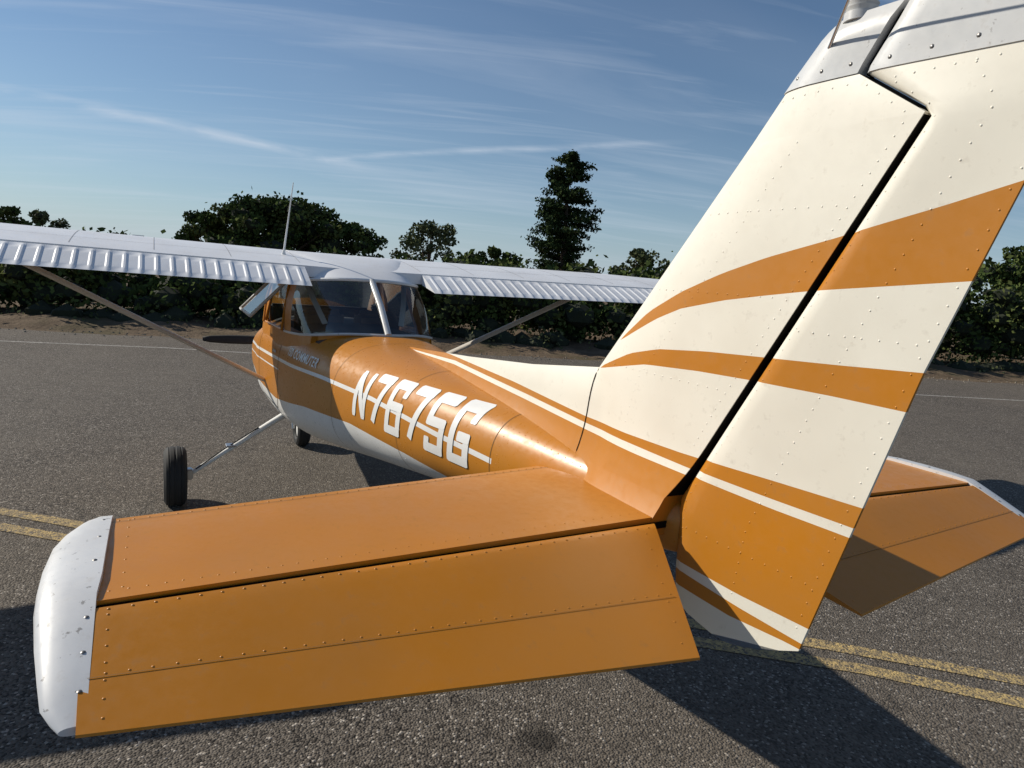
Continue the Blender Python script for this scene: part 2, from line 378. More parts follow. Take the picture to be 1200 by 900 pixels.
for s,nm in ((1,'left'),(-1,'right')):
    ys=[.0,.41,.42,1.0,1.6,2.2,2.6,3.2,3.8,4.4,4.95]
    prof=up[::-1]+lo[1:]
    V=[];
    for y in ys:
        for (a,b) in prof: V.append(wpt(s*y,a,b))
    n=len(prof); F=[]
    for i in range(len(ys)-1):
        for j in range(n):
            k=(j+1)%n; q=(i*n+j,i*n+k,(i+1)*n+k,(i+1)*n+j); F.append(q if s<0 else q[::-1])
    off=len(V)
    for (a,b) in prof:
        x,y,z=wpt(s*4.95,.45+(a-.45)*.9,b*.35); V.append((x,s*5.08,z))
    for j in range(n):
        k=(j+1)%n; q=((len(ys)-1)*n+j,(len(ys)-1)*n+k,off+k,off+j); F.append(q if s<0 else q[::-1])
    F.append(tuple(range(off,off+n)))
    mesh('wing_'+nm,V,F,m_wing,plane,True,sharp=40)
    V=[];F=[]
    for yb in (.43,.86,1.30,1.74,2.18,2.62,3.1,3.6,4.1,4.6):
        for k,x in enumerate(np.linspace(3.40,4.45,14)):
            for dy in (-.0018,.0018): V.append((x,s*(yb+dy),wtop(s*yb,x)+.0015))
        o=len(V)-28; F+=[(o+2*k,o+2*k+1,o+2*k+3,o+2*k+2) for k in range(13)]
    for k,yb in enumerate(np.linspace(.43,2.6,30)):
        for dx in (-.0018,.0018): V.append((3.62+dx,s*yb,wtop(s*yb,3.62+dx)+.0015))
    o=len(V)-60; F+=[(o+2*k,o+2*k+1,o+2*k+3,o+2*k+2) for k in range(29)]
    mesh('wing_skin_laps_'+nm,V,F,m_wlap,plane)
    for (y0,y1,fn) in ((.415,2.62,'flap'),(2.64,4.94,'aileron')):
        cols=[y0]; b=y0+.05; BB=[]
        while b<y1-.04:
            cols+= [b-.014,b-.006,b+.006,b+.014]; BB.append(b); b+=.082
        cols.append(y1)
        isb=lambda c:any(abs(abs(c-q)-.006)<1e-6 for q in BB)
        V=[];rows=9; fup=[]
        for i in range(rows):
            u=i/(rows-1); fup.append((1-CUTF+.008+(CUTF-.008)*u,u))
        A,B=AF60
        for c in cols:
            bd=.0065 if isb(c) else 0
            for side in (0,1):
                for (xc,u) in (fup if side==0 else fup[::-1]):
                    zc=ip(xc,A if side==0 else B)
                    x,y,z=wpt(s*c,xc,zc)
                    z-= .055*u + .006
                    if side==0 and 0<u<1: z+=bd
                    V.append((x,y,z))
        n=2*rows;F=[]
        for i in range(len(cols)-1):
            for j in range(n):
                k=(j+1)%n; q=(i*n+j,i*n+k,(i+1)*n+k,(i+1)*n+j); F.append(q if s>0 else q[::-1])
        F+=[tuple(range(n)),tuple(range((len(cols)-1)*n,len(cols)*n))]
        mesh(fn+'_'+nm,V,F,m_wing,plane,True,sharp=30)
    tube('wing_strut_'+nm,[(4.25,s*.50,.86),(4.22,s*.557,.892),(3.8,s*1.93,1.648),(3.74,s*2.12,1.75)],[.012,.018,.018,.016],m_strut,seg=14,flat=((1,0,0),2.4))
    tube('gear_leg_'+nm,[(4.02,s*.36,.66),(3.99,s*.52,.57),(3.95,s*.85,.37),(3.93,s*1.05,.245),(3.93,s*1.10,.222)],[.026,.023,.018,.016,.02],m_white,seg=12,flat=((1,0,0),1.35))
    tube('brake_line_'+nm,[(3.97,s*.6,.55),(3.93,s*.85,.40),(3.90,s*1.04,.27)],.005,m_black,seg=6)
    box('step_'+nm,(3.95,s*.80,.425),(.09,.07,.012),m_metal,bev=.004)
def wheel(name,c,R,w,hubmat,side):
    prof=[(R*.52,-w*.36),(R*.62,-w*.48),(R*.82,-w*.5),(R*.94,-w*.40),(R*.975,-w*.30),(R*.965,-w*.27),(R*.965,-w*.24),(R*.99,-w*.22),(R,-w*.06),(R*.985,-w*.04),(R*.985,w*.04),(R,w*.06),(R*.99,w*.22),(R*.965,w*.24),(R*.965,w*.27),(R*.975,w*.30),(R*.94,w*.40),(R*.82,w*.5),(R*.62,w*.48),(R*.52,w*.36)]
    seg=40;V=[]
    for k in range(seg):
        a=2*math.pi*k/seg
        for r,y in prof:
            V.append((c[0]+r*math.cos(a),c[1]+y,c[2]+r*math.sin(a)))
    n=len(prof);F=[]
    for k in range(seg):
        for j in range(n-1):
            a=k*n+j;b=((k+1)%seg)*n+j;F.append((a,b,b+1,a+1))
    mesh(name+'_tire',V,F,m_black,plane,True,sharp=30)
    tube(name+'_hub',[(c[0],c[1]-w*.34,c[2]),(c[0],c[1]-w*.30,c[2]),(c[0],c[1]+w*.30,c[2]),(c[0],c[1]+w*.34,c[2])],[R*.3,R*.53,R*.53,R*.3],hubmat,seg=24)
    tube(name+'_brake_disc',[(c[0],c[1]-side*w*.40,c[2]),(c[0],c[1]-side*w*.45,c[2])],R*.42,m_metal,seg=24)
wheel('main_wheel_left',(3.93,1.175,.218),.218,.15,m_white,1)
wheel('main_wheel_right',(3.93,-1.175,.218),.218,.15,m_white,-1)
wheel('nose_wheel',(5.43,0,.178),.178,.125,m_white,1)
box('brake_caliper',(3.86,1.085,.25),(.07,.05,.08),m_metal,bev=.01)
for s in (1,-1): tube('nose_fork',[(5.43,s*.085,.178),(5.46,s*.085,.34),(5.48,s*.03,.40)],.014,m_metal,seg=8)
tube('nose_strut',[(5.48,0,.38),(5.52,0,.70)],.028,m_metal,seg=12)
tube('spinner',[(6.07,0,.98),(6.14,0,.98),(6.22,0,.98),(6.28,0,.98),(6.31,0,.98)],[.125,.12,.09,.045,.006],m_white,seg=24)
for s in (1,-1):
    V=[];N=12
    for i in range(N+1):
        u=i/N;y=s*(.08+.79*u);ch=(.030+.024*math.sin(math.pi*min(1,u*.9+.1)))*(1 if u<.95 else .7);tw=math.radians(55-38*u)*s
        for k in range(8):
            a=2*math.pi*k/8;p=ch*math.cos(a);q=.007*math.sin(a)
            V.append((6.15+q*math.cos(tw)+p*math.sin(tw),y,.98+p*math.cos(tw)-q*math.sin(tw)))
    mesh('propeller_blade',V,grid_faces(N+1,8,True)+[tuple(range(8)),tuple(range(N*8,N*8+8))],m_black,plane)
tube('whip_antenna',[(3.70,.489,1.86),(3.69,.487,1.90),(3.60,.45,2.36)],[.018,.007,.003],m_white,seg=8)
tube('fuel_cap',[(4.15,1.4,1.90),(4.15,1.4,1.925)],.04,m_metal,seg=16)
# ------------------------------------------------------------------ fin & rudder
HX=[(1.0,.05),(1.256,.010),(2.183,-.522),(2.285,-.366),(2.381,-.426),(2.46,-.470)]
LE=[(1.0,.459),(1.552,.459),(2.307,-.190),(2.395,-.272),(2.408,-.295),(2.46,-.40)]
TE=[(.9,-.416),(1.03,-.416),(1.699,-.588),(2.04,-.698),(2.44,-.825),(2.6,-.86)]
DT=[(.40,1.557),(.459,1.552),(.9,1.497),(1.5,1.445),(2.0,1.410),(2.256,1.394),(2.35,1.385)]
hx=lambda z:ip(z,HX); lex=lambda z:ip(z,LE); tex=lambda z:ip(z,TE)
def flare(z): return .055*max(0,(1.42-z)/.22)**2
def dors(x,z):
    d=max(0,ip(x,DT)-z); k=ip(x,[(.459,1),(1.2,.8),(2.3,.4)])
    return .003+.034*k*(1-math.exp(-d/.07))
def fin_half(z,t):
    T=ip(z,[(1.1,.047),(1.5,.043),(2.3,.030)])
    return T*ip(t,[(0,0),(.02,.28),(.06,.48),(.14,.72),(.28,.93),(.42,1),(.7,.93),(1,.80)])
def fin_y(z,t):
    b=fin_half(z,t)
    if z<1.552: b=max(b,dors(.459,z))
    return b+flare(z)
TS=[0,.02,.06,.12,.2,.3,.42,.55,.7,.85,1]
def lift_surface(name,zs,xa,xb,yf,TS,mat):
    V=[]
    prof=[(t,1) for t in TS[::-1]]+[(t,-1) for t in TS]
    for z in zs:
        for t,s in prof:
            V.append((xa(z)+(xb(z)-xa(z))*t,s*max(yf(z,t),.0004),z))
    n=len(prof); F=grid_faces(len(zs),n,True)
    F+=[tuple(range(n)),tuple(range((len(zs)-1)*n,len(zs)*n))]
    return mesh(name,V,F,mat,plane,True,sharp=38)
zs=sorted(set(list(np.linspace(1.16,2.283,34))+[1.256,1.552,2.183]))
lift_surface('vertical_fin',zs,lex,hx,fin_y,TS,m_tail)
lift_surface('fin_tip_cap',list(np.linspace(2.284,2.375,6))+[2.39,2.400,2.407],lambda z:lex(z)+.003,hx,lambda z,t:(fin_half(z,t)+.0025)*ip(z,[(2.3,1),(2.375,1),(2.407,.55)]),TS,m_cap)
V=[];cols=60;rows=14
xsd=np.linspace(.459,2.33,cols)
for x in xsd:
    zt=ip(x,DT); zb=secat(x)[2]-.05
    for s in (1,-1):
        for j in (range(rows) if s>0 else range(rows-1,-1,-1)):
            u=(j/(rows-1))**.6; z=zb+(zt-zb)*u
            fl=.055*max(0,(secat(x)[2]+.10-z)/.15)**2*ip(x,[(.459,1),(2.0,.7),(2.33,.2)]) if x>.9 else 0
            fl=ip(x,[(.459,flare(z)),(.95,.055*max(0,(secat(.95)[2]+.10-z)/.15)**2*.9)]) if x<=.9 else fl
            V.append((x,s*(dors(x,z)+fl),z))
mesh('dorsal_fin',V,grid_faces(cols,2*rows,True)+[tuple(range(2*rows)),tuple(range((cols-1)*2*rows,cols*2*rows))],m_tail,plane,True,sharp=60)
GAP=.011
ZB=[(0,1.005),(.12,.965),(.45,.942),(.7,.968),(1,1.028)]
def rud_front(z): return hx(z)-GAP if z>1.256 else ip(z,[(.9,-.035),(1.06,-.012),(1.256,.010-GAP)])
def rud_half(z,s):
    T=ip(z,[(1.0,.032),(1.5,.034),(2.3,.024)])
    return T*ip(s,[(0,.45),(.03,.85),(.08,1),(.2,.93),(1,.10)])
SS=[0,.03,.08,.16,.26,.38,.5,.62,.75,.88,1]
def rudder(name,z0f,z1,rowsz,mat,extra=0,top_round=False):
    V=[];prof=[(s,1) for s in SS[::-1]]+[(s,-1) for s in SS]
    for i in range(rowsz):
        r=i/(rowsz-1)
        for s,sg in prof:
            zb=z0f(s); z=zb+(z1(s)-zb)*r
            k=1 if not top_round or r<.8 else 1-.6*((r-.8)/.2)**2
            xf=rud_front(z); x=xf+(tex(z)-xf)*s
            V.append((x,sg*(rud_half(z,s)*k+extra),z))
    n=len(prof)
    return mesh(name,V,grid_faces(rowsz,n,True)+[tuple(range(n)),tuple(range((rowsz-1)*n,rowsz*n))],mat,plane,True,sharp=40)
rudder('rudder',lambda s:ip(s,ZB),lambda s:2.283-.012*s,60,m_tail)
rudder('rudder_tip_cap',lambda s:2.283-.012*s,lambda s:2.43+.02*s,12,m_cap,.0025,True)
V=[];zz=np.linspace(1.10,2.39,60)
for z in zz:
    for s in (1,-1): V.append((hx(z)-GAP*.5 if z>1.256 else hx(z)-.02,s*.012,z))
mesh('rudder_gap_dark',V,grid_faces(60,2),m_dark,plane)  # black strip standing in for the darkness inside the rudder hinge gap
V=[]
for z in np.linspace(1.262,2.282,60):
    for s in (1,-1): V.append((hx(z)-.0012,s*(fin_y(z,1)-.0015),z))
mesh('fin_rear_gap_dark',V,grid_faces(60,2),m_dark,plane)  # black sheet over the fin's rear face, painting the gap dark
tube('beacon_base',[(-.335,0,2.395),(-.335,0,2.412),(-.336,0,2.414),(-.336,0,2.422),(-.336,0,2.424),(-.337,0,2.432),(-.337,0,2.434),(-.338,0,2.45)],[.032,.032,.028,.032,.028,.032,.028,.030],m_cap,seg=20)
m_red=simple('red_lens',(.5,.02,.015,1),.2)
tube('beacon_lens',[(-.338,0,2.45),(-.339,0,2.50),(-.34,0,2.53)],[.028,.026,.010],m_red,seg=20)
for s in (1,-1):
    tube('nav_antenna',[(-.285,s*.018,2.345),(-.30,s*.035,2.355),(-.50,s*.19,2.49)],[.008,.0035,.002],m_metal,seg=8)
# ------------------------------------------------------------------ tailplane
def stab_half(v,u):
    T=.036-.010*v
    return T*ip(u,[(0,0),(.015,.30),(.05,.52),(.12,.76),(.25,.94),(.4,1),(.7,.92),(1,.78)])
ZC=1.172
def stabpt(s,v,u,top):
    y=.02+(1.415-.02)*v
    le=ip(y,[(0,.64),(.14,.62),(1.425,.461)]); h=ip(y,[(0,.024),(.091,.022),(1.415,-.015)])
    return (le+(h-le)*u, s*y, ZC-.006*(1-u)+top*stab_half(v,u))
def elevpt(s,v,u,top):
    f=np.array([ip(v,[(0,.022),(1,-.015)])-.010, .092+(1.412-.092)*v, ZC-.002]); te=np.array([-.38+(.118)*v,.272+(1.404-.272)*v,1.047+.052*v])
    p=f+(te-f)*u; T=.028-.006*v
    hh=T*ip(u,[(0,.35),(.02,.75),(.06,1),(.15,.95),(1,.10)])
    return (p[0]+top*hh*.25,s*p[1],p[2]+top*hh)
US=[0,.015,.05,.1,.18,.28,.4,.55,.7,.85,1]
CAPZ=[(.472,1.166),(.3,1.174),(.1,1.176),(0,1.172),(-.1,1.142),(-.245,1.098)]
CAPH=[(.472,.006),(.455,.018),(.42,.025),(.3,.031),(.15,.032),(0,.030),(-.1,.022),(-.2,.013),(-.245,.007)]
for s,nm in ((1,'left'),(-1,'right')):
    prof=[(u,1) for u in US[::-1]]+[(u,-1) for u in US[1:]]
    for fn,name in ((stabpt,'horizontal_stabilizer_'),(elevpt,'elevator_')):
        pr_=prof if fn is stabpt else [(u,1) for u in US[::-1]]+[(u,-1) for u in US]
        V=[];N=24
        for i in range(N+1):
            for u,t in pr_: V.append(fn(s,i/N,u,t))
        n=len(pr_);F=[(a,b,c,d) if s>0 else (d,c,b,a) for a,b,c,d in grid_faces(N+1,n,True)]
        F+=[tuple(range(n)),tuple(range(N*n,N*n+n))]
        mesh(name+nm,V,F,m_orange,plane,True,sharp=38)
    V=[]
    for i in range(20):
        v=i/19
        a=stabpt(s,v,1,1);
        for dz in (-.012,.008): V.append((a[0]-.005,a[1],ZC+dz+.006))
    mesh('elevator_gap_dark_'+nm,V,grid_faces(20,2),m_dark,plane)  # black strip painting the gap between stabilizer and elevator dark
    XS=[.472,.455,.42,.36,.28,.18,.08,0,-.08,-.15,-.20,-.228,-.245]
    V=[]
    for x in XS:
        yi=1.388 if x>.02 else 1.392; yo=ip(x,[(.472,1.415),(.455,1.432),(.42,1.455),(.36,1.478),(.255,1.497),(.1,1.494),(0,1.487),(-.1,1.474),(-.2,1.455),(-.228,1.44),(-.245,1.428)])
        zc=ip(x,CAPZ); hh=ip(x,CAPH)
        sec=[(yi,hh)]+[(1.41+(yo-1.41)*math.sin(a),hh*math.cos(a)) for a in np.linspace(0,math.pi,11)]+[(yi,-hh)]
        for y,dz in sec: V.append((x,s*y,zc+dz))
    n=13;F=[(a,b,c,d) if s<0 else (d,c,b,a) for a,b,c,d in grid_faces(len(XS),n,True)]
    F+=[tuple(range(n)),tuple(range((len(XS)-1)*n,len(XS)*n))]
    mesh('stabilizer_tip_cap_'+nm,V,F,m_tip,plane,True,sharp=45)
# ------------------------------------------------------------------ rivets
class Riv:
    def __init__(s): s.V=[];s.F=[]
    def add(s,p,n,r=.0029,h=.0010):
        n=Vector(n).normalized(); a=n.orthogonal().normalized(); b=n.cross(a); o=len(s.V); p=Vector(p)
        for k in range(7):
            t=2*math.pi*k/7; s.V.append(p+(a*math.cos(t)+b*math.sin(t))*r-n*.0004)
        for k in range(7):
            t=2*math.pi*k/7; s.V.append(p+(a*math.cos(t)+b*math.sin(t))*r*.6+n*h*.8)
        s.V.append(p+n*h)
        for k in range(7):
            j=(k+1)%7; s.F.append((o+k,o+j,o+7+j,o+7+k)); s.F.append((o+7+k,o+7+j,o+14))
    def make(s,name,mat): mesh(name,s.V,s.F,mat,plane,True)
def surf_n(fn,a,b,e=.004):
    p=Vector(fn(a,b)); q=Vector(fn(min(a+e,1) if a+e<=1 else a-e,b)); r=Vector(fn(a,b+e if b+e<=1 else b-e))
    return p,(q-p).cross(r-p)
ro=Riv();rt=Riv();sr=Riv()
for s in (1,-1):
    for fn,rows,ribs in ((stabpt,[.12,.93],[.045,.955]),(elevpt,[.08,.60],[.03,.97])):
        f2=lambda v,u:fn(s,v,u,1)
        for u in rows:
            N=44 if fn is stabpt else 34
            for i in range(N):
                v=.02+.95*i/(N-1)+random.uniform(-.0008,.0008); p,n_=surf_n(f2,v,u)
                if n_.z<0:n_=-n_
                ro.add(p,n_)
        for v in ribs:
            for i in range(7):
                u=.13+.78*i/6; p,n_=surf_n(f2,v,u)
                if n_.z<0:n_=-n_
                ro.add(p,n_)
    for x in (.40,.27,.14,-.05,-.12,-.19):
        sr.add((x,s*1.404,ip(x,CAPZ)+ip(x,CAPH)),(0,0,1),.0045,.0012)
def finpt(t,z,s): return (lex(z)+(hx(z)-lex(z))*t,s*fin_y(z,t),z)
def rudpt(t,z,s):
    xf=rud_front(z); return (xf+(tex(z)-xf)*t,s*rud_half(z,t),z)
for s in (1,-1):
    for z in np.arange(1.42,2.17,.024): rt.add(finpt(.40,z,s),(0,s,0))
    for z in np.arange(1.42,2.27,.022): rt.add(finpt(.93,z,s),(0,s,0))
    for z in (1.58,1.82,2.02,2.265):
        for t in np.arange(.10,.91,.034/max(.12,(lex(z)-hx(z)))): rt.add(finpt(t,z,s),(0,s,0))
    for t,dz in ((.07,.026),(.50,.028),(.94,.034)):
        for z in np.arange(1.08,2.26,dz): rt.add(rudpt(t,z,s),(0,s,0))
    for z in (1.19,1.75,2.26):
        for t in np.arange(.10,.93,.036/(rud_front(z)-tex(z))): rt.add(rudpt(t,z,s),(0,s,0))
    for t in (.15,.5,.85):
        p=finpt(t,2.305,s); sr.add((p[0],s*(abs(p[1])+.0025),p[2]),(0,s,0),.005,.0014)
    for t in (.12,.32,.52,.72,.92):
        p=rudpt(t,2.300,s); sr.add((p[0],s*(abs(p[1])+.0025),p[2]),(0,s,0),.005,.0014)
rf=Riv()
for s in (1,-1):
    for x in (.84,1.60,2.40):
        for z in np.arange(secat(x)[1]+.05,secat(x)[2]-.02,.035): rf.add((x-.02,s*side_y(x-.02,z),z),(0,s,.2))
    for k in np.arange(.4,2.7,.04):
        w,zb,zt,n=secat(k); z=zt-.045; rf.add((k,s*side_y(k,z),z),(0,s*.6,.8))
rf.make('fuselage_rivets',m_fus)
ro.make('tailplane_rivets',m_orange); rt.make('fin_rivets',m_tail); sr.make('cap_screws',m_screw)
def strip(fn,pts,w,lift,name,mat):
    V=[]
    for i,(a,b) in enumerate(pts):
        a2,b2=pts[min(i+1,len(pts)-1)] if i<len(pts)-1 else pts[i-1]
        p=Vector(fn(a,b)); q=Vector(fn(a2,b2)); d=(q-p) if i<len(pts)-1 else (p-q); d.normalize()
        n=Vector(lift); sd=d.cross(n).normalized()*w/2
        V+= [p+sd+n*.0012,p-sd+n*.0012]
    mesh(name,V,[(2*i,2*i+1,2*i+3,2*i+2) for i in range(len(pts)-1)],mat,plane)
for s,nm in ((1,'left'),(-1,'right')):
    strip(lambda v,u:stabpt(s,v,u,1),[(i/30*.98,.145) for i in range(31)],.0022,(0,0,1),'stab_panel_line_'+nm,m_seam)
    strip(lambda v,u:elevpt(s,v,u,1),[(.01+i/30*.98,.625) for i in range(31)],.0013,(0,0,1),'elevator_lap_line_'+nm,m_seam)
    strip(lambda t,z:finpt(t,z,s),[(.0,z) for z in np.linspace(1.27,1.552,12)],.005,(0,s,0),'fin_dorsal_seam_'+nm,m_dark)
# ------------------------------------------------------------------ ground
def asphalt():
    t=NT('asphalt');
    v=t.n('ShaderNodeTexVoronoi'); v.inputs['Scale'].default_value=95; t.L(t.co,v.inputs['Vector'])
    stones=t.n('ShaderNodeSeparateColor'); t.L(v.outputs['Color'],stones.inputs[0])
    base=t.mix(stones.outputs[0],(.056,.047,.039,1),(.185,.160,.132,1))
    base=t.mix(t.math('GREATER_THAN',stones.outputs[1],.94),base,(.40,.36,.31,1))
    base=t.mix(t.math('LESS_THAN',stones.outputs[2],.16),base,(.024,.020,.017,1))
    base=t.mix(t.mapr(t.noise(.35,4,.6),.35,.7,0,.45),base,(.175,.150,.120,1))
    base=t.mix(t.mapr(t.noise(2.6,5,.75),.5,.75,0,.42),base,(.060,.051,.042,1))
    w=t.n('ShaderNodeTexVoronoi',feature='DISTANCE_TO_EDGE'); w.inputs['Scale'].default_value=.24
    nv=t.n('ShaderNodeTexNoise'); nv.inputs['Scale'].default_value=2.2; nv.inputs['Detail'].default_value=4; t.L(t.co,nv.inputs['Vector'])
    vm=t.n('ShaderNodeVectorMath',operation='SCALE'); t.L(nv.outputs['Color'],vm.inputs[0]); vm.inputs[3].default_value=.7
    va=t.n('ShaderNodeVectorMath',operation='ADD'); t.L(t.co,va.inputs[0]); t.L(vm.outputs[0],va.inputs[1]); t.L(va.outputs[0],w.inputs['Vector'])
    crack=t.math('LESS_THAN',w.outputs['Distance'],.0016)
    base=t.mix(t.math('MULTIPLY',crack,.35),base,(.02,.018,.016,1))
    X,Y,Z=t.sep()
    d=t.math('SQRT',t.math('ADD',t.math('POWER',t.math('SUBTRACT',X,.70),2),t.math('POWER',t.math('ADD',Y,.06),2)))
    st=t.mapr(t.math('ADD',d,t.math('MULTIPLY',t.math('SUBTRACT',t.noise(14,3,.6),.5),.12)),.05,.11,.75,0)
    base=t.mix(st,base,(.018,.015,.012,1))
    t.bsdf(base,.85,spec=.22,nrm=t.bump(v.outputs['Distance'],-.007,1)); return t.m
def dirt():
    t=NT('dry_ground'); c=t.mix(t.mapr(t.noise(1.5,4,.7),.3,.7),(.085,.060,.040,1),(.18,.135,.092,1))
    c=t.mix(t.mapr(t.noise(.6,3,.6),.5,.65,0,.6),c,(.07,.068,.034,1))
    t.bsdf(c,.95,spec=.1,nrm=t.bump(t.noise(9,4,.7),.06,.8)); return t.m
def line_mat(name,col,wear):
    t=NT(name); w=t.mapr(t.noise(26,4,.75),.40,.60,0,1); w2=t.mapr(t.noise(3,2,.6),.3,.7,wear-.15,wear+.25)
    v=t.n('ShaderNodeTexVoronoi'); v.inputs['Scale'].default_value=95; t.L(t.co,v.inputs['Vector'])
    s2=t.n('ShaderNodeSeparateColor'); t.L(v.outputs['Color'],s2.inputs[0])
    k=t.math('MAXIMUM',t.math('MULTIPLY',w,w2),t.math('GREATER_THAN',s2.outputs[0],.80),clamp=True)
    t.bsdf(t.mix(k,col,(.120,.102,.082,1)),.8,spec=.3,nrm=t.bump(v.outputs['Distance'],-.006,.8)); return t.m
m_dirt=dirt()
mesh('ground',[(-900,-900,0),(900,-900,0),(900,900,0),(-900,900,0)],[(0,1,2,3)],m_dirt,None,False)
e=Vector((-.303,-.953,0)); e0=Vector((15.96,4.16,0)); nv_=Vector((.953,-.303,0))
edge=[]
N=400
for i in range(N+1):
    p=e0+e*(-150+300*i/N); j=.08*math.sin(i*1.7)+.06*math.sin(i*.61+1)+random.uniform(-.06,.06)
    edge.append(p+nv_*j)
V=[(p.x,p.y,.004) for p in edge]+[((p-nv_*160).x,(p-nv_*160).y,.004) for p in edge]
mesh('asphalt_ramp',V,[(i,i+1,N+2+i,N+1+i) for i in range(N)],asphalt(),None,False)
def ground_line(name,pts,w,mat,z=.008):
    P=[Vector((a,b,0)) for a,b in pts];V=[]
    for i,p in enumerate(P):
        d=(P[min(i+1,len(P)-1)]-P[max(i-1,0)]).normalized(); sd=Vector((-d.y,d.x,0))*w/2
        V+=[(p.x+sd.x,p.y+sd.y,z),(p.x-sd.x,p.y-sd.y,z)]
    mesh(name,V,[(2*i,2*i+2,2*i+3,2*i+1) for i in range(len(P)-1)],mat,None,False)
m_yel=line_mat('worn_yellow_paint',(.48,.35,.15,1),.68); m_wl=line_mat('worn_white_paint',(.5,.48,.44,1),.6)
ground_line('yellow_line',[(9.2,8.0),(4.07,2.23),(3.63,1.71),(.77,-1.86),(.12,-2.60),(-3.2,-6.0)],.10,m_yel)
ground_line('yellow_line',[(8.7,7.9),(3.75,2.17),(3.40,1.75),(.54,-1.84),(-.03,-2.42),(-3.4,-5.9)],.10,m_yel)
ground_line('white_edge_line',[(24,28),(13.73,3.8),(13.1,1.04),(7.12,-13.24),(6.21,-15.7),(-2,-36)],.10,m_wl)
V=[];rows=8;cols=300
for i in range(cols):
    tt=-60+120*i/(cols-1)
    for j in range(rows):
        u=j/(rows-1); off=.25+u*7; hgt=.20*math.sin(min(u*3,1)*math.pi/2)*(1+.3*math.sin(tt*.9)+.25*math.sin(tt*2.3+j))+random.uniform(-.03,.03)
        p=e0+e*tt+nv_*off; V.append((p.x,p.y,max(hgt,0) if j else -.01))
mesh('dirt_bank',V,grid_faces(cols,rows),m_dirt,None,True)
V=[];F=[]
for i in range(900):
    tt=random.uniform(-14,40); of=random.gauss(.15,.35); p=e0+e*tt+nv_*of; r=random.uniform(.010,.035); o=len(V)
    for k in range(4):
        a=k*1.57+random.random(); V.append((p.x+r*math.cos(a),p.y+r*math.sin(a),.002))
    V.append((p.x,p.y,.004+r*.9));
    for k in range(4): F.append((o+k,o+(k+1)%4,o+4))
mesh('edge_gravel',V,F,simple('gravel_stone',(.20,.17,.13,1),.9),None,False)
# ------------------------------------------------------------------ vegetation
def leaf_mat(name,a,b,c):
    t=NT(name); g=t.n('ShaderNodeNewGeometry')
    col=t.mix(g.outputs['Random Per Island'],a,b); col=t.mix(t.mapr(t.noise(.8,1,.6),.45,.7,0,.8),col,c)
    d=t.n('ShaderNodeBsdfDiffuse'); t.L(col,d.inputs[0]); t.L(d.outputs[0],t.out.inputs[0]); return t.m
m_leaf=leaf_mat('oak_foliage',(.030,.048,.016,1),(.078,.108,.034,1),(.12,.135,.047,1))
m_leaf2=leaf_mat('olive_foliage',(.050,.066,.030,1),(.11,.125,.060,1),(.14,.145,.075,1))
m_needle=leaf_mat('pine_needles',(.016,.030,.014,1),(.040,.060,.024,1),(.055,.072,.028,1))
m_bark=simple('bark',(.08,.055,.038,1),.9)
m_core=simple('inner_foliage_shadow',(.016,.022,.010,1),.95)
def leaves(P,size):
    n=len(P); s=size*rng.uniform(.55,1.35,n)[:,None]
    a=rng.normal(size=(n,3)); a/=np.linalg.norm(a,axis=1)[:,None]
    b=rng.normal(size=(n,3)); b-= (b*a).sum(1)[:,None]*a; b/=np.linalg.norm(b,axis=1)[:,None]
    q=np.stack([P-a*s*.5,P+b*s*.32,P+a*s*.5,P-b*s*.32],1)
    return q.reshape(-1,3)
def np_mesh(name,V,nq,extraV,extraF,mats,mi_extra):
    me=bpy.data.meshes.new(name); o=len(V)
    F=[tuple(range(4*i,4*i+4)) for i in range(nq)]+[tuple(k+o for k in f) for f in extraF]
    me.from_pydata(np.vstack([V]+([np.array(extraV)] if len(extraV) else [])).tolist(),[],F)
    for m in mats: me.materials.append(m)
    me.polygons.foreach_set('material_index',np.array([0]*nq+list(mi_extra),dtype=np.int32)); me.update()
    return link(bpy.data.objects.new(name,me))
ICO=None
def ico():
    global ICO
    if ICO is None:
        import bmesh
        bm=bmesh.new(); bmesh.ops.create_icosphere(bm,subdivisions=1,radius=1); ICO=([v.co.copy() for v in bm.verts],[[v.index for v in f.verts] for f in bm.faces]); bm.free()
    return ICO
def limb(V,F,mi,p0,p1,r0,r1,m):
    o=len(V);p0=Vector(p0);p1=Vector(p1);d=(p1-p0).normalized();a=d.orthogonal().normalized();b=d.cross(a)
    for p,r in ((p0,r0),(p1,r1)):
        for k in range(7): V.append(tuple(p+(a*math.cos(k*.8976)+b*math.sin(k*.8976))*r))
    for k in range(7): F.append((o+k,o+(k+1)%7,o+7+(k+1)%7,o+7+k)); mi.append(m)
def blob_points(c,r,n):
    d=rng.normal(size=(n,3)); d/=np.linalg.norm(d,axis=1)[:,None]
    rad=rng.uniform(.35,1.05,n)**.45; return np.array(c)+d*rad[:,None]*np.array(r)
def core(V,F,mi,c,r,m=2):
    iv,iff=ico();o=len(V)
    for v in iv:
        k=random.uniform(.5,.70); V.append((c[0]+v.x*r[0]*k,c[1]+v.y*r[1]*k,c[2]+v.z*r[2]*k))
    for f in iff: F.append(tuple(i+o for i in f)); mi.append(m)
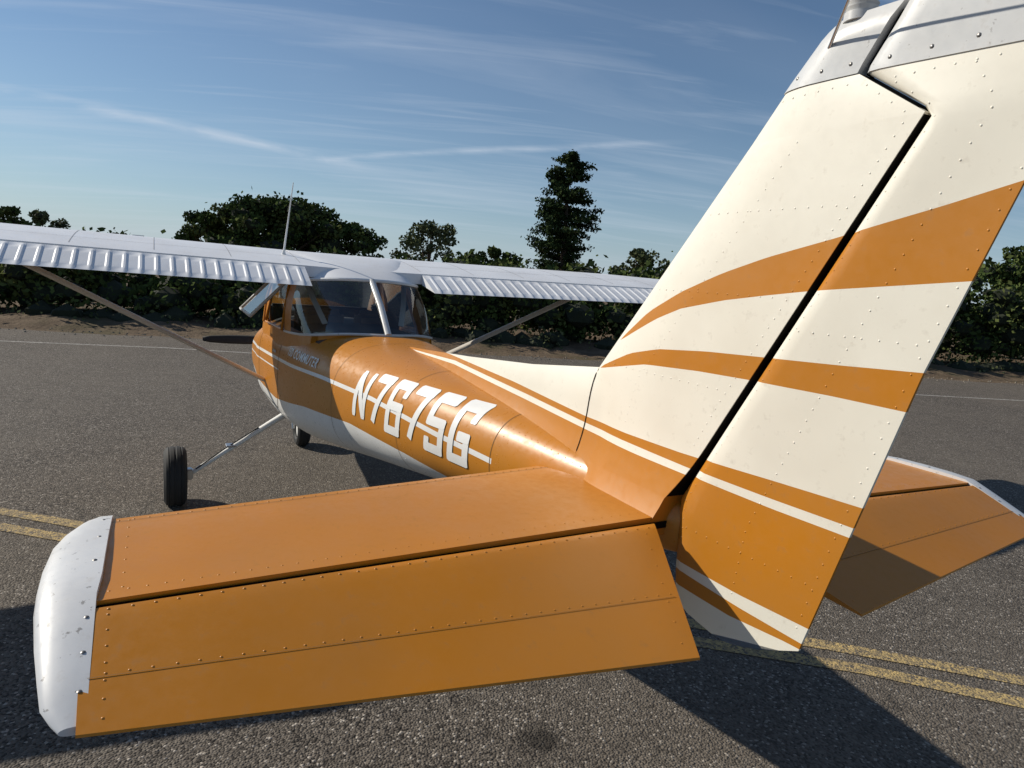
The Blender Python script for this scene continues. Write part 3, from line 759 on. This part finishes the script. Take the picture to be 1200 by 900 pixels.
def broad_tree(name,x,y,h,R,mat,nb=46,nl=230,size=.26,base=.25,seed=0,solid=True):
    random.seed(seed); EV=[];EF=[];EM=[];PP=[]
    limb(EV,EF,EM,(x,y,-.05),(x+.1,y,h*.42),R*.07,R*.045,1)
    for i in range(nb):
        a=random.uniform(0,2*math.pi); u=random.random(); zz=base+ (1-base)*u
        env=math.sin(math.pi*min(1,max(.0,(zz-base*.6)/(1.02-base*.6)))**.8)**.55
        rr=R*env*random.uniform(.25,.92)
        br=R*random.uniform(.13,.28)
        c=(x+rr*math.cos(a),y+rr*math.sin(a),min(h*zz,h-br*.7))
        rad=(br,br,br*.72)
        PP.append(blob_points(c,rad,int(nl*random.uniform(.7,1.2))))
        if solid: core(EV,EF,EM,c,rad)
        if i%3==0: limb(EV,EF,EM,(x,y,h*random.uniform(.2,.4)),c,R*.025,R*.008,1)
    n=int(nb*nl*.10); P=np.vstack(PP); k=rng.integers(0,len(P),n); PP.append(P[k]+rng.normal(size=(n,3))*R*.05)
    P=np.vstack(PP); V=leaves(P,size)
    return np_mesh(name,V,len(P),EV,EF,[mat,m_bark,m_core],EM)
CX,CY=-1.335,1.295
def site(fwd,lat): return CX+fwd*.8795-lat*.4760, CY-fwd*.4760-lat*.8795
def bt(name,fwd,lat,h,R,mat,**k): x,y=site(fwd,lat); return broad_tree(name,x,y,h,R,mat,**k)
bt('oak_tree',42,-15.0,5.6,4.7,m_leaf,nb=76,nl=190,size=.26,seed=1)
bt('oak_tree',41,-19.0,4.4,2.2,m_leaf,nb=28,nl=160,size=.24,seed=2)
bt('oak_tree',43,-10.9,4.6,2.4,m_leaf,nb=32,nl=160,size=.24,seed=3)
bt('olive_tree',50,-6.8,5.5,2.9,m_leaf2,nb=50,nl=90,size=.25,seed=4,solid=False)
bt('oak_tree',48,-1.6,3.9,1.9,m_leaf,nb=24,nl=110,size=.26,seed=5)
bt('olive_tree',45,7.8,4.4,2.3,m_leaf2,nb=30,nl=90,size=.24,seed=6,solid=False)
bt('olive_tree',44,9.8,3.8,1.8,m_leaf2,nb=20,nl=90,size=.24,seed=16,solid=False)
bt('oak_tree',40,-31.0,4.4,2.3,m_leaf,nb=28,nl=150,size=.24,seed=7)
bt('olive_tree',45,-31.6,3.9,2.0,m_leaf2,nb=24,nl=100,size=.24,seed=8)
bt('oak_tree',26,20.0,4.7,2.9,m_leaf,nb=44,nl=170,size=.20,seed=9)
bt('olive_tree',28,24.5,5.2,3.4,m_leaf2,nb=40,nl=140,size=.22,seed=10)
bt('oak_tree',30,16.8,3.9,2.6,m_leaf,nb=32,nl=140,size=.2,seed=11)
def pine(name,fwd,lat,h,R,seed):
    random.seed(seed); x,y=site(fwd,lat); EV=[];EF=[];EM=[];PP=[]
    limb(EV,EF,EM,(x,y,-.05),(x+.1,y,h*.5),R*.09,R*.06,1); limb(EV,EF,EM,(x+.1,y,h*.5),(x+.15,y,h*.985),R*.06,.03,1)
    z=h*.14
    while z<h*.985:
        u=z/h
        L=R*ip(u,[(.1,.62),(.25,.95),(.45,1),(.65,.92),(.8,.76),(.92,.50),(1,.14)])*random.uniform(.8,1.1)
        for k in range(random.choice((2,3,3,3))):
            a=random.uniform(0,6.28); l=L*random.uniform(.5,1.12)
            rise=random.uniform(-.12,.30)*l
            tip=np.array([x+l*math.cos(a),y+l*math.sin(a),z+rise])
            root=np.array([x+.1,y,z]); limb(EV,EF,EM,root,tip,.05,.015,1)
            for q in np.linspace(.3,1,6):
                c=root+(tip-root)*q; w=.16+.32*(1-abs(q-.75))*l/R
                m=int(34*w/.4)
                P=c+rng.normal(size=(m,3))*np.array([w*.60,w*.60,w*.34]); PP.append(P)
        z+=h*.0148*random.uniform(.8,1.35)
    P=np.vstack(PP); V=leaves(P,.24)
    return np_mesh(name,V,len(P),EV,EF,[m_needle,m_bark],EM)
pine('pine_tree',55,3.35,12.1,2.8,5)
def thicket(name,t0,t1,off0,off1,hf,nb,nl,size,mat,seed):
    random.seed(seed); EV=[];EF=[];EM=[];PP=[]
    for i in range(nb):
        tt=random.uniform(t0,t1); of=random.uniform(off0,off1); H=hf(tt)*random.uniform(.78,1.08); p=e0+e*tt+nv_*of
        br=random.uniform(.40,.85); zc=random.uniform(.15,1)**.8*(H-br*.5)
        rad=(br,br,br*.75); c=(p.x,p.y,zc)
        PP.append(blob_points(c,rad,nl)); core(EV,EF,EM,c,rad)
    P=np.vstack(PP); n=len(P)//11; k=rng.integers(0,len(P),n); P=np.vstack([P,P[k]+rng.normal(size=(n,3))*.24])
    P=P[P[:,2]>.02]
    V=leaves(P,size); return np_mesh(name,V,len(P),EV,EF,[mat,m_bark,m_core],EM)
hf=lambda t:ip(t,[(-20,1.9),(0,2.0),(8,2.1),(14,2.5),(20,2.55),(26,3.0),(34,3.8),(50,4.2)])+.22*math.sin(t*1.3)+.15*math.sin(t*3.1+1)
thicket('bush_thicket',-10,38,2.3,4.4,hf,460,115,.15,m_leaf,21)
thicket('background_tree_mass',-24,50,8,12,lambda t:hf(t)+.50,380,50,.28,m_leaf,22)
thicket('dry_shrubs',-10,38,1.7,2.4,lambda t:.55,120,45,.10,m_leaf2,23)
# ------------------------------------------------------------------ light, sky, camera
SUN=Vector((1.1,1.1,1)).normalized(); EL=math.asin(SUN.z)
sl=bpy.data.lights.new('sun','SUN'); sl.energy=4.95; sl.angle=math.radians(.53); sl.color=(1,.93,.81)
so=bpy.data.objects.new('sun',sl); link(so); so.rotation_euler=SUN.to_track_quat('Z','Y').to_euler(); so.location=(20,20,20)
w=bpy.data.worlds.new('World'); sc.world=w; w.use_nodes=True; nt=w.node_tree; nt.nodes.clear()
def wn(k,**kw):
    x=nt.nodes.new(k)
    for a,b in kw.items(): setattr(x,a,b)
    return x
def wm(op,a,b=None,clamp=False):
    x=wn('ShaderNodeMath',operation=op); x.use_clamp=clamp
    for i,v in enumerate((a,b)):
        if v is None: continue
        if hasattr(v,'is_output'): nt.links.new(v,x.inputs[i])
        else: x.inputs[i].default_value=v
    return x.outputs[0]
def wmap(v,a,b,c,d):
    x=wn('ShaderNodeMapRange'); nt.links.new(v,x.inputs[0])
    for i,k in enumerate((a,b,c,d)): x.inputs[i+1].default_value=k
    return x.outputs[0]
def wmix(f,a,b):
    x=wn('ShaderNodeMix',data_type='RGBA')
    for i,v in ((0,f),(6,a),(7,b)):
        if hasattr(v,'is_output'): nt.links.new(v,x.inputs[i])
        else: x.inputs[i].default_value=v
    return x.outputs[2]
out=wn('ShaderNodeOutputWorld'); bg=wn('ShaderNodeBackground'); sky=wn('ShaderNodeTexSky')
sky.sky_type='NISHITA'; sky.sun_disc=False; sky.sun_elevation=EL; sky.sun_rotation=math.radians(45); sky.altitude=300; sky.air_density=1.15; sky.dust_density=.1; sky.ozone_density=4.5
bg.inputs[1].default_value=.080
tc=wn('ShaderNodeTexCoord')
sp=wn('ShaderNodeSeparateXYZ'); nt.links.new(tc.outputs['Generated'],sp.inputs[0])
za=wm('ADD',wm('MAXIMUM',sp.outputs[2],0.0),.14)
PX=wm('DIVIDE',sp.outputs[0],za); PY=wm('DIVIDE',sp.outputs[1],za)
cb=wn('ShaderNodeCombineXYZ'); nt.links.new(PX,cb.inputs[0]); nt.links.new(PY,cb.inputs[1])
def cirrus(rot,scl,ns,lo,hi,amt,dist=.6,loc=(0,0,0),det=6):
    m1=wn('ShaderNodeMapping'); m1.inputs['Rotation'].default_value=(0,0,math.radians(rot)); nt.links.new(cb.outputs[0],m1.inputs[0])
    mp=wn('ShaderNodeMapping'); mp.inputs['Scale'].default_value=scl; mp.inputs['Location'].default_value=loc
    nt.links.new(m1.outputs[0],mp.inputs[0]); nz=wn('ShaderNodeTexNoise'); nz.inputs['Scale'].default_value=ns; nz.inputs['Detail'].default_value=det; nz.inputs['Roughness'].default_value=.58; nz.inputs['Distortion'].default_value=dist
    nt.links.new(mp.outputs[0],nz.inputs['Vector']); return wmap(nz.outputs['Fac'],lo,hi,0,amt)
c1=cirrus(104,(.22,1.3,1),1.6,.50,.80,.28); c2=cirrus(112,(.30,2.6,1),2.6,.52,.78,.20,.9,(3,1,0)); c3=cirrus(100,(.3,.6,1),.9,.45,.75,.10,det=3)
brk=cirrus(104,(1,1,1),3,.35,.6,1,.3,det=4)
wob=cirrus(104,(.5,.5,1),2,0,1,.16,.2,det=2)
d1=wm('ABSOLUTE',wm('SUBTRACT',wm('ADD',wm('ADD',wm('MULTIPLY',PX,.98),wm('MULTIPLY',PY,.18)),wob),3.216+.08))
k1=wm('MULTIPLY',wmap(d1,.0,.10,.46,0),wm('MULTIPLY',brk,wmap(PY,-1.1,-.5,0,1)))
d2=wm('ABSOLUTE',wm('SUBTRACT',wm('ADD',wm('SUBTRACT',wm('MULTIPLY',PX,.68),wm('MULTIPLY',PY,.73)),wob),2.866+.08))
k2=wm('MULTIPLY',wmap(d2,.0,.055,.40,0),wm('MULTIPLY',brk,wm('MULTIPLY',wmap(PY,-.9,-.6,1,0),wmap(PY,-1.9,-1.6,0,1))))
tot=wm('ADD',wm('ADD',wm('ADD',c1,c2),c3),wm('ADD',k1,k2),clamp=True)
haze=wm('MULTIPLY',wm('POWER',wm('SUBTRACT',1.0,wm('MAXIMUM',sp.outputs[2],0.0)),9.0),.70,clamp=True)
col=wmix(haze,sky.outputs[0],(4.4,6.2,8.3,1)); col=wmix(tot,col,(8.0,8.8,10.0,1))
nt.links.new(col,bg.inputs[0]); nt.links.new(bg.outputs[0],out.inputs[0])
cam=bpy.data.cameras.new('camera'); cam.sensor_width=36; cam.lens=783.4/1200*36; cam.clip_end=3000; cam.clip_start=.05
co=bpy.data.objects.new('camera',cam); link(co)
yw,pt,rl=[math.radians(a) for a in (-28.421,-8.896,4.34)]
Fv=Vector((math.cos(pt)*math.cos(yw),math.cos(pt)*math.sin(yw),math.sin(pt)))
rt_=Fv.cross(Vector((0,0,1))).normalized(); up_=rt_.cross(Fv)
Rv=rt_*math.cos(rl)+up_*math.sin(rl); Uv=-rt_*math.sin(rl)+up_*math.cos(rl)
M=Matrix.Identity(4)
for i in range(3): M[i][0]=Rv[i];M[i][1]=Uv[i];M[i][2]=-Fv[i]
M.translation=Vector((-1.335,1.295,1.817)); co.matrix_world=M
sc.camera=co
sc.view_settings.view_transform='Standard'
try: sc.view_settings.look='None'
except Exception: pass
sc.view_settings.exposure=0
